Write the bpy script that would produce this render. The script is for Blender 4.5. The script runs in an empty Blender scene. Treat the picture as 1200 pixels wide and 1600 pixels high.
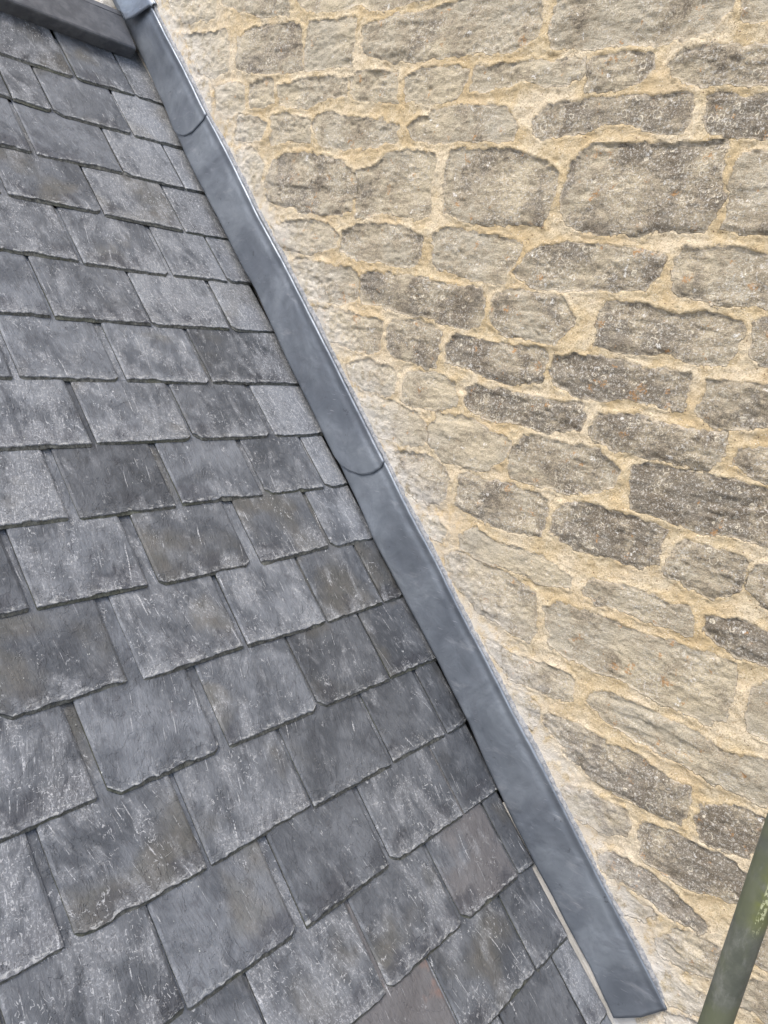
import bpy, math, random
import numpy as np
from mathutils import Matrix, Vector

# ------------------------------------------------------------------ camera, sky, sun, exposure
scene = bpy.context.scene
COL = scene.collection
GROUND = 4.0                       # height of the camera above the yard
PITCH = math.radians(44.0)
CP, SP = math.cos(PITCH), math.sin(PITCH)
CLEAR = 1.5                        # distance from the camera to the slates

cam_d = bpy.data.cameras.new('camera')
cam = bpy.data.objects.new('camera', cam_d)
COL.objects.link(cam)
cam_d.sensor_fit = 'VERTICAL'
cam_d.sensor_height = 36.0
cam_d.lens = 27.667
cam_d.clip_start = 0.05
cam_d.clip_end = 500
RIGHT = Vector((0.64133264, -0.75412622, 0.14137217))
DOWN = Vector((-0.10872700, -0.27172146, -0.95621435))
FWD = Vector((0.75952016, 0.59788052, -0.25625772))
M = Matrix.Identity(4)
for i in range(3):
    M[i][0] = RIGHT[i]; M[i][1] = -DOWN[i]; M[i][2] = -FWD[i]
M[0][3], M[1][3], M[2][3] = -1.8, 0.0, GROUND
cam.matrix_world = M
scene.camera = cam

world = bpy.data.worlds.new('World')
scene.world = world
world.use_nodes = True
SUN_EL, SUN_AZ = math.radians(58), math.radians(282)   # azimuth clockwise from +Y
wn = world.node_tree
sky = wn.nodes.new('ShaderNodeTexSky')
sky.sky_type = 'NISHITA'
sky.sun_disc = False
sky.sun_elevation = SUN_EL
sky.sun_rotation = SUN_AZ
sky.air_density = 1.0
sky.dust_density = 4.0
sky.ozone_density = 1.0
wn.links.new(sky.outputs[0], wn.nodes['Background'].inputs[0])
wn.nodes['Background'].inputs[1].default_value = 0.15
sun_d = bpy.data.lights.new('sun', 'SUN')
sun_d.energy = 1.1
sun_d.angle = math.radians(14)
sun_d.color = (1.0, 0.95, 0.88)
sun = bpy.data.objects.new('sun', sun_d)
COL.objects.link(sun)
sdir = Vector((math.sin(SUN_AZ) * math.cos(SUN_EL), math.cos(SUN_AZ) * math.cos(SUN_EL), math.sin(SUN_EL)))
sun.rotation_euler = sdir.to_track_quat('Z', 'Y').to_euler()
scene.view_settings.view_transform = 'Standard'
scene.view_settings.look = 'None'
scene.view_settings.gamma = 1
scene.view_settings.exposure = 0.9

# ------------------------------------------------------------------ helpers
rnd = random.Random(11)


def P(x, s, h):
    """x = distance from the wall (negative = away), s = up the slope, h = above the slates."""
    return (x, s * CP - (h - CLEAR) * SP, GROUND + s * SP + (h - CLEAR) * CP)


def Pn(x, s, h):
    return np.stack([x, s * CP - (h - CLEAR) * SP, GROUND + s * SP + (h - CLEAR) * CP], -1)


def vnoise(x, y, seed):
    xi, yi = np.floor(x).astype(np.int64), np.floor(y).astype(np.int64)
    fx, fy = x - xi, y - yi
    fx = fx * fx * (3 - 2 * fx); fy = fy * fy * (3 - 2 * fy)

    def hsh(a, b):
        n = (a * 374761393 + b * 668265263 + seed * 974711) & 0xffffffff
        n = ((n ^ (n >> 13)) * 1274126177) & 0xffffffff
        n = n ^ (n >> 16)
        return (n & 0xffff) / 65535.0
    a, b = hsh(xi, yi), hsh(xi + 1, yi)
    c, d = hsh(xi, yi + 1), hsh(xi + 1, yi + 1)
    return (a * (1 - fx) + b * fx) * (1 - fy) + (c * (1 - fx) + d * fx) * fy - 0.5


def fbm(x, y, seed, octv=4, gain=0.5):
    r, a, t = 0.0, 1.0, 0.0
    for k in range(octv):
        r = r + a * vnoise(x * 2 ** k + 17.3 * k, y * 2 ** k - 9.1 * k, seed + k)
        t += a; a *= gain
    return r / t


def mesh_obj(name, verts, faces, mat, parent=None, attrs=None, smooth=True, vec=None):
    me = bpy.data.meshes.new(name)
    verts = np.asarray(verts, dtype=np.float32)
    faces = np.asarray(faces, dtype=np.int32)
    me.vertices.add(len(verts)); me.vertices.foreach_set('co', verts.ravel())
    k = faces.shape[1]
    me.loops.add(faces.size); me.loops.foreach_set('vertex_index', faces.ravel())
    me.polygons.add(len(faces))
    me.polygons.foreach_set('loop_start', np.arange(0, faces.size, k, dtype=np.int32))
    me.polygons.foreach_set('loop_total', np.full(len(faces), k, dtype=np.int32))
    me.update(calc_edges=True)
    me.validate()
    for an, av in (attrs or {}).items():
        at = me.attributes.new(an, 'FLOAT', 'POINT')
        at.data.foreach_set('value', np.asarray(av, dtype=np.float32).ravel())
    for an, av in (vec or {}).items():
        at = me.attributes.new(an, 'FLOAT_VECTOR', 'POINT')
        at.data.foreach_set('vector', np.asarray(av, dtype=np.float32).ravel())
    me.polygons.foreach_set('use_smooth', np.full(len(faces), bool(smooth)))
    me.materials.append(mat)
    o = bpy.data.objects.new(name, me)
    COL.objects.link(o)
    if parent: o.parent = parent
    return o


def thing(name, label, cat, loc=(0, 0, 0)):
    o = bpy.data.objects.new(name, None)
    COL.objects.link(o)
    o.empty_display_size = 0.1
    o['label'] = label; o['category'] = cat
    return o


def grid_faces(nr, nc, off=0):
    i = np.arange(nr - 1)[:, None]; j = np.arange(nc - 1)[None, :]
    a = (i * nc + j + off).ravel()
    return np.stack([a, a + 1, a + nc + 1, a + nc], 1)


class NT:
    """small node-tree writer"""
    def __init__(s, name):
        s.m = bpy.data.materials.new(name); s.m.use_nodes = True
        s.t = s.m.node_tree; s.b = s.t.nodes['Principled BSDF']

    def put(s, inp, v):
        if isinstance(v, bpy.types.NodeSocket): s.t.links.new(v, inp)
        elif isinstance(v, (tuple, list)) and len(v) == 3 and inp.type == 'RGBA': inp.default_value = (*v, 1)
        else: inp.default_value = v

    def n(s, typ, out=0, **kw):
        nd = s.t.nodes.new(typ)
        for k, v in kw.items():
            if k.startswith('i_'):
                key = k[2:]
                s.put(nd.inputs[int(key) if key.isdigit() else key.replace('_', ' ')], v)
            else: setattr(nd, k, v)
        return nd.outputs[out]

    def math(s, op, a, b=0.0, c=None, clamp=False):
        nd = s.t.nodes.new('ShaderNodeMath'); nd.operation = op; nd.use_clamp = clamp
        s.put(nd.inputs[0], a); s.put(nd.inputs[1], b)
        if c is not None: s.put(nd.inputs[2], c)
        return nd.outputs[0]

    def mix(s, f, a, b, blend='MIX'):
        nd = s.t.nodes.new('ShaderNodeMix'); nd.data_type = 'RGBA'; nd.blend_type = blend
        s.put(nd.inputs[0], f); s.put(nd.inputs[6], a); s.put(nd.inputs[7], b)
        return nd.outputs[2]

    def ramp(s, v, lo, hi, a=0.0, b=1.0):
        nd = s.t.nodes.new('ShaderNodeMapRange'); nd.interpolation_type = 'SMOOTHSTEP'
        s.put(nd.inputs[0], v)
        for i, q in enumerate((lo, hi, a, b)): s.put(nd.inputs[i + 1], q)
        return nd.outputs[0]

    def noise(s, vec, scale, detail=3.0, rough=0.5, dist=0.0):
        return s.n('ShaderNodeTexNoise', i_Vector=vec, i_Scale=scale, i_Detail=detail, i_Roughness=rough, i_Distortion=dist)

    def voro(s, vec, scale, feature='F1', out='Distance', rand=1.0):
        nd = s.t.nodes.new('ShaderNodeTexVoronoi'); nd.feature = feature
        s.put(nd.inputs['Vector'], vec); nd.inputs['Scale'].default_value = scale
        nd.inputs['Randomness'].default_value = rand
        return nd.outputs[out]

    def attr(s, name, out='Fac'):
        nd = s.t.nodes.new('ShaderNodeAttribute'); nd.attribute_name = name
        return nd.outputs[out]

    def mapv(s, vec, scale=(1, 1, 1), loc=(0, 0, 0), rot=(0, 0, 0)):
        nd = s.t.nodes.new('ShaderNodeMapping')
        s.put(nd.inputs['Vector'], vec); nd.inputs['Scale'].default_value = scale
        nd.inputs['Location'].default_value = loc; nd.inputs['Rotation'].default_value = rot
        return nd.outputs[0]

    def pos(s):
        return s.n('ShaderNodeTexCoord', out=3)

    def bump(s, h, strength=0.5, dist=0.002, normal=None):
        nd = s.t.nodes.new('ShaderNodeBump')
        nd.inputs['Strength'].default_value = strength; nd.inputs['Distance'].default_value = dist
        s.put(nd.inputs['Height'], h)
        if normal: s.t.links.new(normal, nd.inputs['Normal'])
        return nd.outputs[0]

    def done(s, color, rough=0.8, normal=None, metal=0.0, spec=0.5):
        s.put(s.b.inputs['Base Color'], color); s.put(s.b.inputs['Roughness'], rough)
        s.put(s.b.inputs['Metallic'], metal); s.b.inputs['Specular IOR Level'].default_value = spec
        if normal: s.t.links.new(normal, s.b.inputs['Normal'])
        return s.m


# ------------------------------------------------------------------ materials
def mat_slate():
    k = NT('riven_slate')
    v = k.attr('lc', 'Vector')                     # metres across / up each slate, offset per slate
    lo = k.attr('edge', 'Vector')                  # x: across 0..1, y: metres above the tail, z: dressed edge, then painted contact shade
    sep = k.t.nodes.new('ShaderNodeSeparateXYZ'); k.t.links.new(lo, sep.inputs[0])
    tone, hue, chalk = k.attr('tone'), k.attr('hue'), k.attr('chalk')
    tone = k.math('MULTIPLY_ADD', k.math('SUBTRACT', tone, 1.0), 1.7, 1.0)
    big = k.noise(v, 8, 4, 0.6, 0.5)
    mid = k.noise(k.mapv(v, (1.5, 0.8, 1)), 34, 6, 0.68, 0.4)
    grain = k.noise(k.mapv(v, (240, 30, 1), rot=(0, 0, 0.08)), 1, 4, 0.7)
    c = k.mix(k.ramp(big, 0.34, 0.66), (0.076, 0.086, 0.100), (0.155, 0.171, 0.192))
    c = k.mix(k.ramp(mid, 0.48, 0.72, 0, 0.55), c, (0.200, 0.215, 0.238))
    c = k.mix(k.ramp(mid, 0.46, 0.28, 0, 0.6), c, (0.070, 0.073, 0.085))
    # olive / brown weathering on some
    br = k.noise(v, 4.2, 3, 0.5, 0.3)
    brm = k.math('MULTIPLY', k.ramp(k.math('ADD', br, k.math('MULTIPLY', hue, 0.20)), 0.60, 0.74), 0.6)
    brc = k.mix(k.ramp(k.noise(v, 21, 3), 0.4, 0.6), (0.118, 0.116, 0.098), (0.148, 0.139, 0.116))
    brc = k.mix(k.ramp(hue, 0.95, 1.1), brc, (0.150, 0.141, 0.140))
    brc = k.mix(k.math('MULTIPLY', k.ramp(hue, 1.9, 2.0), k.ramp(k.noise(v, 12, 3), 0.56, 0.66)), brc, (0.26, 0.165, 0.13))
    c = k.mix(brm, c, brc)
    # damp band above the tail on some slates
    wob = k.math('MULTIPLY', k.math('SUBTRACT', k.noise(v, 20, 4, 0.6), 0.5), 0.09)
    band = k.math('MULTIPLY', k.ramp(k.math('ADD', sep.outputs[1], wob), 0.040, 0.065, 1, 0), k.ramp(k.noise(k.mapv(v, (2, 0.6, 1)), 3, 1), 0.48, 0.58, 0, 0.65))
    c = k.mix(band, c, (0.052, 0.056, 0.068))
    c = k.mix(1.0, c, k.n('ShaderNodeCombineColor', i_0=tone, i_1=tone, i_2=tone), 'MULTIPLY')
    c = k.mix(k.ramp(grain, 0.52, 0.30, 0, 0.45), c, (0.055, 0.058, 0.068))
    # chalky bloom: patches broken into streaks that run down the slope, stronger towards the tail
    tail = k.ramp(sep.outputs[1], 0.075, 0.0, 0, 0.10)
    pn = k.math('ADD', k.noise(k.mapv(v, (1.6, 0.8, 1)), 12, 3, 0.6, 0.4), k.math('MULTIPLY', chalk, 0.22))
    pn = k.math('ADD', pn, tail)
    patch = k.ramp(pn, 0.60, 0.82)
    b1 = k.ramp(k.noise(k.mapv(v, (190, 60, 1), rot=(0, 0, 0.1)), 1, 5, 0.78), 0.53, 0.68)
    b2 = k.ramp(k.noise(v, 150, 5, 0.8), 0.52, 0.66)
    bl = k.math('MAXIMUM', b1, k.math('MULTIPLY', b2, 0.95))
    c = k.mix(k.math('MULTIPLY', k.math('MULTIPLY', patch, bl), 0.85), c, (0.54, 0.56, 0.58))
    c = k.mix(k.math('MULTIPLY', patch, 0.32), c, (0.34, 0.36, 0.385))
    # bold broken scratches following the slope, a few across it
    vw = k.n('ShaderNodeVectorMath', operation='ADD', i_0=v, i_1=k.n('ShaderNodeVectorMath', operation='SCALE', i_0=k.n('ShaderNodeTexNoise', out=1, i_Vector=v, i_Scale=9.0, i_Detail=1.0), i_Scale=0.018))
    s1 = k.noise(k.mapv(vw, (120, 7, 1), rot=(0, 0, 0.12)), 1, 2, 0.6)
    s4 = k.noise(k.mapv(vw, (330, 26, 1), loc=(3, 8, 0), rot=(0, 0, -0.15)), 1, 2, 0.6)
    s2 = k.noise(k.mapv(vw, (20, 300, 1), loc=(4, 9, 0), rot=(0, 0, 0.35)), 1, 2, 0.6)
    crumb = k.ramp(k.noise(v, 230, 3, 0.7), 0.42, 0.52)
    p2 = k.ramp(k.math('ADD', k.noise(k.mapv(v, loc=(3, 3, 0)), 13, 2, 0.5), k.math('MULTIPLY', chalk, 0.14)), 0.555, 0.66)
    sc = k.math('MULTIPLY', k.math('MULTIPLY', k.ramp(s1, 0.665, 0.69), p2), crumb)
    sc = k.math('MAXIMUM', sc, k.math('MULTIPLY', k.ramp(s4, 0.685, 0.71), k.math('MULTIPLY', p2, 0.8)))
    sc = k.math('MAXIMUM', sc, k.math('MULTIPLY', k.math('MULTIPLY', k.ramp(s2, 0.70, 0.72), p2), crumb))
    wm = k.math('ABSOLUTE', k.math('SUBTRACT', k.noise(k.mapv(v, (1.5, 0.8, 1)), 62, 2, 0.5, 0.8), 0.5))
    worm = k.math('MULTIPLY', k.ramp(wm, 0.012, 0.032, 1, 0), k.ramp(k.noise(k.mapv(v, loc=(2, 6, 0)), 85, 3, 0.7), 0.50, 0.56))
    worm = k.math('MULTIPLY', worm, k.ramp(k.math('ADD', k.noise(k.mapv(v, loc=(5, 6, 0)), 16, 2, 0.5), k.math('MULTIPLY', chalk, 0.20)), 0.61, 0.73))
    sc = k.math('MAXIMUM', sc, k.math('MULTIPLY', worm, 0.85))
    s5 = k.noise(k.mapv(vw, (190, 8, 1), loc=(9, 1, 0), rot=(0, 0, 0.2)), 1, 1, 0.5)
    s6 = k.noise(k.mapv(vw, (190, 8, 1), loc=(2, 7, 0), rot=(0, 0, -0.35)), 1, 1, 0.5)
    s5 = k.math('MULTIPLY', k.math('MAXIMUM', k.ramp(s5, 0.725, 0.745), k.ramp(s6, 0.735, 0.755)), k.ramp(k.noise(k.mapv(v, loc=(8, 3, 0)), 10, 2), 0.46, 0.56))
    sc = k.math('MAXIMUM', sc, k.math('MULTIPLY', s5, k.ramp(crumb, 0, 1, 0.25, 0.8)))
    c = k.mix(k.math('MULTIPLY', sc, 0.8), c, (0.56, 0.58, 0.60))
    # flecks
    fl = k.math('MULTIPLY', k.ramp(k.voro(k.mapv(v, (1, 0.6, 1)), 120), 0.09, 0.15, 1, 0), k.ramp(k.noise(v, 24, 2), 0.60, 0.68))
    c = k.mix(k.math('MULTIPLY', fl, 0.8), c, (0.60, 0.63, 0.60))
    # chalk caught on the arris above the dressed edge
    ar = k.math('MULTIPLY', k.ramp(sep.outputs[1], 0.020, 0.008), k.ramp(k.noise(k.mapv(v, (1, 2, 1)), 55, 4, 0.7), 0.50, 0.62))
    c = k.mix(k.math('MULTIPLY', ar, 0.65), c, (0.50, 0.52, 0.52))
    # dressed edge, painted contact shade, algae on the tail
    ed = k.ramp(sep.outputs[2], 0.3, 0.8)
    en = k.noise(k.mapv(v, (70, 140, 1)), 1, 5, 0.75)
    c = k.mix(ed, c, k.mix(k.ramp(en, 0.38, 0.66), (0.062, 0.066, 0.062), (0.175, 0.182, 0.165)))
    c = k.mix(k.ramp(sep.outputs[2], 1.05, 1.5), c, (0.018, 0.019, 0.021))  # contact shade and grime painted near-black on slate sides and underside
    gr = k.math('MULTIPLY', ed, k.ramp(k.noise(v, 6, 2), 0.5, 0.62))
    c = k.mix(k.math('MULTIPLY', gr, 0.4), c, (0.085, 0.095, 0.055))
    h = k.math('ADD', k.math('MULTIPLY', mid, 0.9), k.math('MULTIPLY', big, 1.3))
    h = k.math('ADD', h, k.math('MULTIPLY', k.noise(v, 130, 5, 0.7), 0.30))
    h = k.math('ADD', h, k.math('MULTIPLY', grain, 0.22))
    stp = k.ramp(k.noise(k.mapv(v, (1.4, 0.9, 1), loc=(7, 2, 0)), 11, 5, 0.62, 0.6), 0.50, 0.510)
    h = k.math('ADD', h, k.math('MULTIPLY', stp, 0.32))
    stp2 = k.ramp(k.math('ADD', k.noise(k.mapv(v, loc=(1, 2, 0)), 45, 4, 0.6), k.ramp(sep.outputs[1], 0.05, 0.0, 0, 0.25)), 0.66, 0.68)
    h = k.math('ADD', h, k.math('MULTIPLY', stp2, -0.35))
    return k.done(c, k.ramp(mid, 0.3, 0.7, 0.46, 0.66), k.bump(h, 0.9, 0.0036), spec=0.45)


def mat_wall():
    k = NT('lichened_limestone_and_lime_mortar')
    p = k.pos()
    mask, tone, sid = k.attr('mask'), k.attr('tone'), k.attr('sid')
    po = k.n('ShaderNodeVectorMath', operation='ADD', i_0=p, i_1=k.n('ShaderNodeCombineXYZ', i_0=k.math('MULTIPLY', sid, 13.0)))
    fine = k.noise(p, 210, 4, 0.7)
    m = k.ramp(k.math('ADD', mask, k.math('MULTIPLY', k.math('SUBTRACT', k.noise(p, 95, 4, 0.7), 0.5), 0.9)), 0.40, 0.60)
    # stone
    a = k.noise(po, 9, 5, 0.62, 0.5)
    b = k.noise(k.mapv(po, (1, 9, 34)), 1, 5, 0.65, 0.6)
    fac = k.math('ADD', k.math('SUBTRACT', k.math('MULTIPLY', tone, 1.15), 0.12), k.math('MULTIPLY', k.math('SUBTRACT', a, 0.5), 3.0))
    fac = k.math('ADD', fac, k.math('MULTIPLY', k.math('SUBTRACT', b, 0.5), 0.7))
    fac = k.math('ADD', fac, k.math('MULTIPLY', k.math('SUBTRACT', fine, 0.5), 1.3))
    fac = k.math('ADD', fac, k.math('MULTIPLY', k.math('SUBTRACT', k.noise(po, 48, 5, 0.7, 0.4), 0.5), 1.3))
    pale = k.mix(k.ramp(k.noise(po, 5, 2), 0.4, 0.6), (0.52, 0.455, 0.325), (0.44, 0.40, 0.31))
    dark = k.mix(k.ramp(k.noise(po, 14, 3), 0.4, 0.6), (0.165, 0.140, 0.104), (0.205, 0.182, 0.142))
    mid = (0.360, 0.312, 0.225)
    c = k.mix(k.ramp(fac, 0.0, 0.5), pale, mid)
    c = k.mix(k.ramp(fac, 0.45, 0.95), c, dark)
    # salt-and-pepper grain of the crust
    pep = k.noise(po, 420, 3, 0.7)
    c = k.mix(k.ramp(pep, 0.54, 0.68, 0, 0.55), c, (0.60, 0.56, 0.49))
    c = k.mix(k.ramp(pep, 0.46, 0.32, 0, 0.65), c, (0.13, 0.115, 0.09))
    lich = k.ramp(k.math('ADD', k.noise(k.mapv(po, loc=(5, 1, 2)), 12, 3), k.math('MULTIPLY', tone, 0.30)), 0.54, 0.72)
    # grey-white crust specks
    ws = k.math('MULTIPLY', k.ramp(k.noise(po, 165, 4, 0.75), 0.545, 0.60), k.ramp(lich, 0, 1, 0.08, 0.68))
    c = k.mix(ws, c, (0.60, 0.585, 0.54))
    # ring lichens of two sizes
    for sc, r0, wd, th in ((36, 0.30, 0.06, 0.60), (66, 0.30, 0.09, 0.55)):
        pw = k.n('ShaderNodeVectorMath', operation='ADD', i_0=po, i_1=k.n('ShaderNodeVectorMath', operation='SCALE', i_0=k.n('ShaderNodeTexNoise', out=1, i_Vector=po, i_Scale=float(sc * 2.2), i_Detail=2.0), i_Scale=0.42 / sc))
        vd = k.t.nodes.new('ShaderNodeTexVoronoi'); k.t.links.new(k.mapv(pw, (0.35, 1, 1)), vd.inputs['Vector']); vd.inputs['Scale'].default_value = sc
        cs = k.t.nodes.new('ShaderNodeSeparateColor'); k.t.links.new(vd.outputs['Color'], cs.inputs[0])
        rr = k.math('MULTIPLY', k.math('ADD', k.math('MULTIPLY', cs.outputs[1], 0.7), 0.5), r0)
        d = k.math('ABSOLUTE', k.math('SUBTRACT', vd.outputs['Distance'], rr))
        ring = k.ramp(d, wd * 0.35, wd, 1, 0)
        on = k.math('MULTIPLY', k.ramp(cs.outputs[0], th, th + 0.02), lich)
        on = k.math('MULTIPLY', on, k.ramp(k.noise(po, 200, 3, 0.7), 0.40, 0.52))
        on = k.math('MULTIPLY', on, k.ramp(k.noise(k.mapv(po, loc=(sc, 2, 1)), 7, 3, 0.6), 0.43, 0.52))
        c = k.mix(k.math('MULTIPLY', k.math('MULTIPLY', ring, on), 1.0), c, (0.66, 0.61, 0.49))
        inn = k.math('MULTIPLY', k.ramp(k.math('SUBTRACT', vd.outputs['Distance'], rr), -0.03, 0.0, 1, 0), on)
        c = k.mix(k.math('MULTIPLY', inn, 0.35), c, (0.22, 0.19, 0.14))
    bw = k.math('MULTIPLY', k.ramp(k.noise(k.mapv(po, loc=(1, 8, 3)), 42, 4, 0.65), 0.655, 0.68), k.ramp(pep, 0.40, 0.48))
    c = k.mix(k.math('MULTIPLY', bw, 0.85), c, (0.74, 0.73, 0.69))
    # orange / mustard spots
    og = k.math('MULTIPLY', k.ramp(k.noise(k.mapv(po, loc=(9, 4, 1)), 24, 3, 0.6), 0.63, 0.68), k.ramp(k.noise(p, 150, 3, 0.7), 0.46, 0.56))
    c = k.mix(k.math('MULTIPLY', og, 0.75), c, (0.42, 0.23, 0.09))
    # whitish lime bloom left by the pointing at the stone rims
    lime = k.math('MULTIPLY', k.ramp(mask, 1.0, 0.55), k.ramp(k.noise(p, 50, 4, 0.7), 0.40, 0.56))
    c = k.mix(k.math('MULTIPLY', lime, 0.8), c, (0.60, 0.53, 0.42))
    # mortar
    g1 = k.noise(p, 26, 4, 0.6, 0.4)
    mo = k.mix(k.ramp(g1, 0.35, 0.65), (0.56, 0.45, 0.275), (0.65, 0.555, 0.38))
    mo = k.mix(k.ramp(k.noise(p, 7, 3), 0.45, 0.62, 0, 0.6), mo, (0.76, 0.68, 0.53))
    mo = k.mix(k.ramp(fine, 0.54, 0.36, 0, 0.6), mo, (0.36, 0.27, 0.15))
    mo = k.mix(k.ramp(k.noise(k.mapv(p, loc=(3, 0, 0)), 4, 4, 0.6), 0.50, 0.62, 0, 0.55), mo, (0.56, 0.43, 0.245))
    mo = k.mix(k.ramp(k.noise(k.mapv(p, (1, 1, 2.2), loc=(6, 0, 0)), 34, 5, 0.72), 0.585, 0.66, 0, 0.6), mo, (0.38, 0.30, 0.185))
    v1 = k.math('MULTIPLY', k.ramp(k.voro(p, 190), 0.16, 0.26, 1, 0), k.ramp(k.noise(p, 60, 2), 0.46, 0.58))
    mo = k.mix(k.math('MULTIPLY', v1, 0.7), mo, (0.24, 0.15, 0.08))
    v2 = k.math('MULTIPLY', k.ramp(k.voro(k.mapv(p, loc=(2, 2, 2)), 160), 0.18, 0.28, 1, 0), k.ramp(k.noise(k.mapv(p, loc=(1, 0, 3)), 50, 2), 0.48, 0.6))
    mo = k.mix(k.math('MULTIPLY', v2, 0.8), mo, (0.74, 0.68, 0.56))
    v3 = k.math('MULTIPLY', k.ramp(k.voro(k.mapv(p, loc=(5, 3, 2)), 46), 0.06, 0.10, 1, 0), 0.8)
    mo = k.mix(v3, mo, (0.12, 0.07, 0.05))
    # white lime splash close to the lead
    ws2 = k.attr('splash')
    c = k.mix(m, mo, c)
    sp = k.math('MULTIPLY', ws2, k.ramp(k.noise(p, 30, 5, 0.7), 0.34, 0.56))
    c = k.mix(k.math('MULTIPLY', sp, 0.85), c, (0.70, 0.68, 0.63))
    hs = k.math('ADD', k.math('MULTIPLY', k.noise(po, 70, 5, 0.7), 1.0), k.math('MULTIPLY', b, 0.9))
    hs = k.math('ADD', hs, k.math('MULTIPLY', pep, 0.22))
    hm = k.math('ADD', k.math('MULTIPLY', fine, 0.55), k.math('MULTIPLY', k.noise(p, 500, 2, 0.6), 0.25))
    h = k.n('ShaderNodeMix', i_0=m, i_2=hm, i_3=hs)
    return k.done(c, 0.93, k.bump(h, 1.0, 0.007), spec=0.25)


def mat_lead():
    k = NT('weathered_lead_sheet')
    p = k.pos()
    a = k.noise(p, 5.0, 3, 0.55, 0.8)
    b = k.noise(p, 20, 5, 0.65, 0.6)
    c = k.mix(k.ramp(a, 0.36, 0.64), (0.180, 0.206, 0.242), (0.275, 0.310, 0.352))
    c = k.mix(k.ramp(b, 0.50, 0.70, 0, 0.4), c, (0.160, 0.176, 0.205))
    # pale oxide wiped on in streaks and smudges
    sm = k.noise(k.mapv(p, (1, 0.7, 1.6), loc=(2, 0, 0)), 13, 5, 0.7, 0.4)
    c = k.mix(k.ramp(sm, 0.56, 0.74, 0, 0.4), c, (0.46, 0.485, 0.52))
    dk = k.math('MULTIPLY', k.ramp(k.noise(p, 26, 5, 0.75), 0.64, 0.70), 0.6)
    c = k.mix(dk, c, (0.09, 0.10, 0.12))
    sc = k.math('MULTIPLY', k.ramp(k.noise(k.mapv(p, (1, 26, 300), rot=(0.5, 0, 0)), 1, 2), 0.68, 0.71), k.ramp(k.noise(p, 8, 2), 0.5, 0.6))
    c = k.mix(k.math('MULTIPLY', sc, 0.5), c, (0.55, 0.57, 0.62))
    h = k.math('ADD', a, k.math('MULTIPLY', k.noise(p, 17, 3, 0.6, 0.5), 0.35))
    h = k.math('ADD', h, k.math('MULTIPLY', k.voro(k.mapv(p, (1, 1, 1)), 24, 'SMOOTH_F1'), 0.06))
    return k.done(c, k.ramp(b, 0.3, 0.7, 0.44, 0.60), k.bump(h, 0.6, 0.010), metal=0.75, spec=0.5)


def mat_simple(name, c1, c2, scale, rough, bs=0.4, bd=0.002, metal=0.0, det=5):
    k = NT(name); p = k.pos()
    n1 = k.noise(p, scale, det, 0.65, 0.3)
    c = k.mix(k.ramp(n1, 0.35, 0.65), c1, c2)
    return k.done(c, rough, k.bump(k.noise(p, scale * 3, 4, 0.7), bs, bd), metal=metal)


def mat_pole():
    k = NT('old_galvanised_tube'); p = k.pos()
    sep = k.t.nodes.new('ShaderNodeSeparateXYZ'); k.t.links.new(p, sep.inputs[0])
    a = k.noise(p, 18, 5, 0.65, 0.4); b = k.noise(k.mapv(p, (1, 1, 0.4)), 70, 4, 0.7)
    c = k.mix(k.ramp(a, 0.35, 0.68), (0.082, 0.092, 0.074), (0.145, 0.155, 0.132))
    c = k.mix(k.ramp(b, 0.5, 0.72, 0, 0.5), c, (0.225, 0.235, 0.215))
    z = sep.outputs[2]
    zone = k.math('MULTIPLY', k.ramp(z, GREEN_Z - 0.075, GREEN_Z - 0.02), k.ramp(z, GREEN_Z + 0.04, GREEN_Z + 0.12, 1, 0))
    side = k.ramp(sep.outputs[1], 0.010, -0.010)
    g = k.math('MULTIPLY', k.math('MULTIPLY', zone, side), k.ramp(k.noise(p, 26, 4, 0.6, 0.4), 0.30, 0.55))
    c = k.mix(k.math('MULTIPLY', g, 0.75), c, (0.175, 0.20, 0.045))
    g2 = k.ramp(k.noise(k.mapv(p, loc=(2, 1, 0)), 9, 4, 0.7), 0.44, 0.62, 0, 0.7)
    c = k.mix(g2, c, (0.115, 0.13, 0.075))
    fw = k.math('MULTIPLY', k.math('MULTIPLY', zone, k.ramp(k.noise(k.mapv(p, (1, 1, 0.5)), 190, 4, 0.7), 0.52, 0.55)),
                k.math('MULTIPLY', k.ramp(sep.outputs[1], FLAKE_Y - 0.006, FLAKE_Y - 0.003), k.ramp(sep.outputs[1], FLAKE_Y + 0.003, FLAKE_Y + 0.006, 1, 0)))
    c = k.mix(k.math('MULTIPLY', fw, 0.9), c, (0.55, 0.58, 0.36))
    wf = k.ramp(k.noise(k.mapv(p, (1, 1, 0.5), loc=(4, 4, 4)), 34, 4, 0.7), 0.73, 0.75)
    c = k.mix(k.math('MULTIPLY', wf, 0.8), c, (0.58, 0.58, 0.52))
    return k.done(c, 0.62, k.bump(k.math('ADD', a, k.math('MULTIPLY', b, 0.4)), 0.35, 0.002), metal=0.15)


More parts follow.
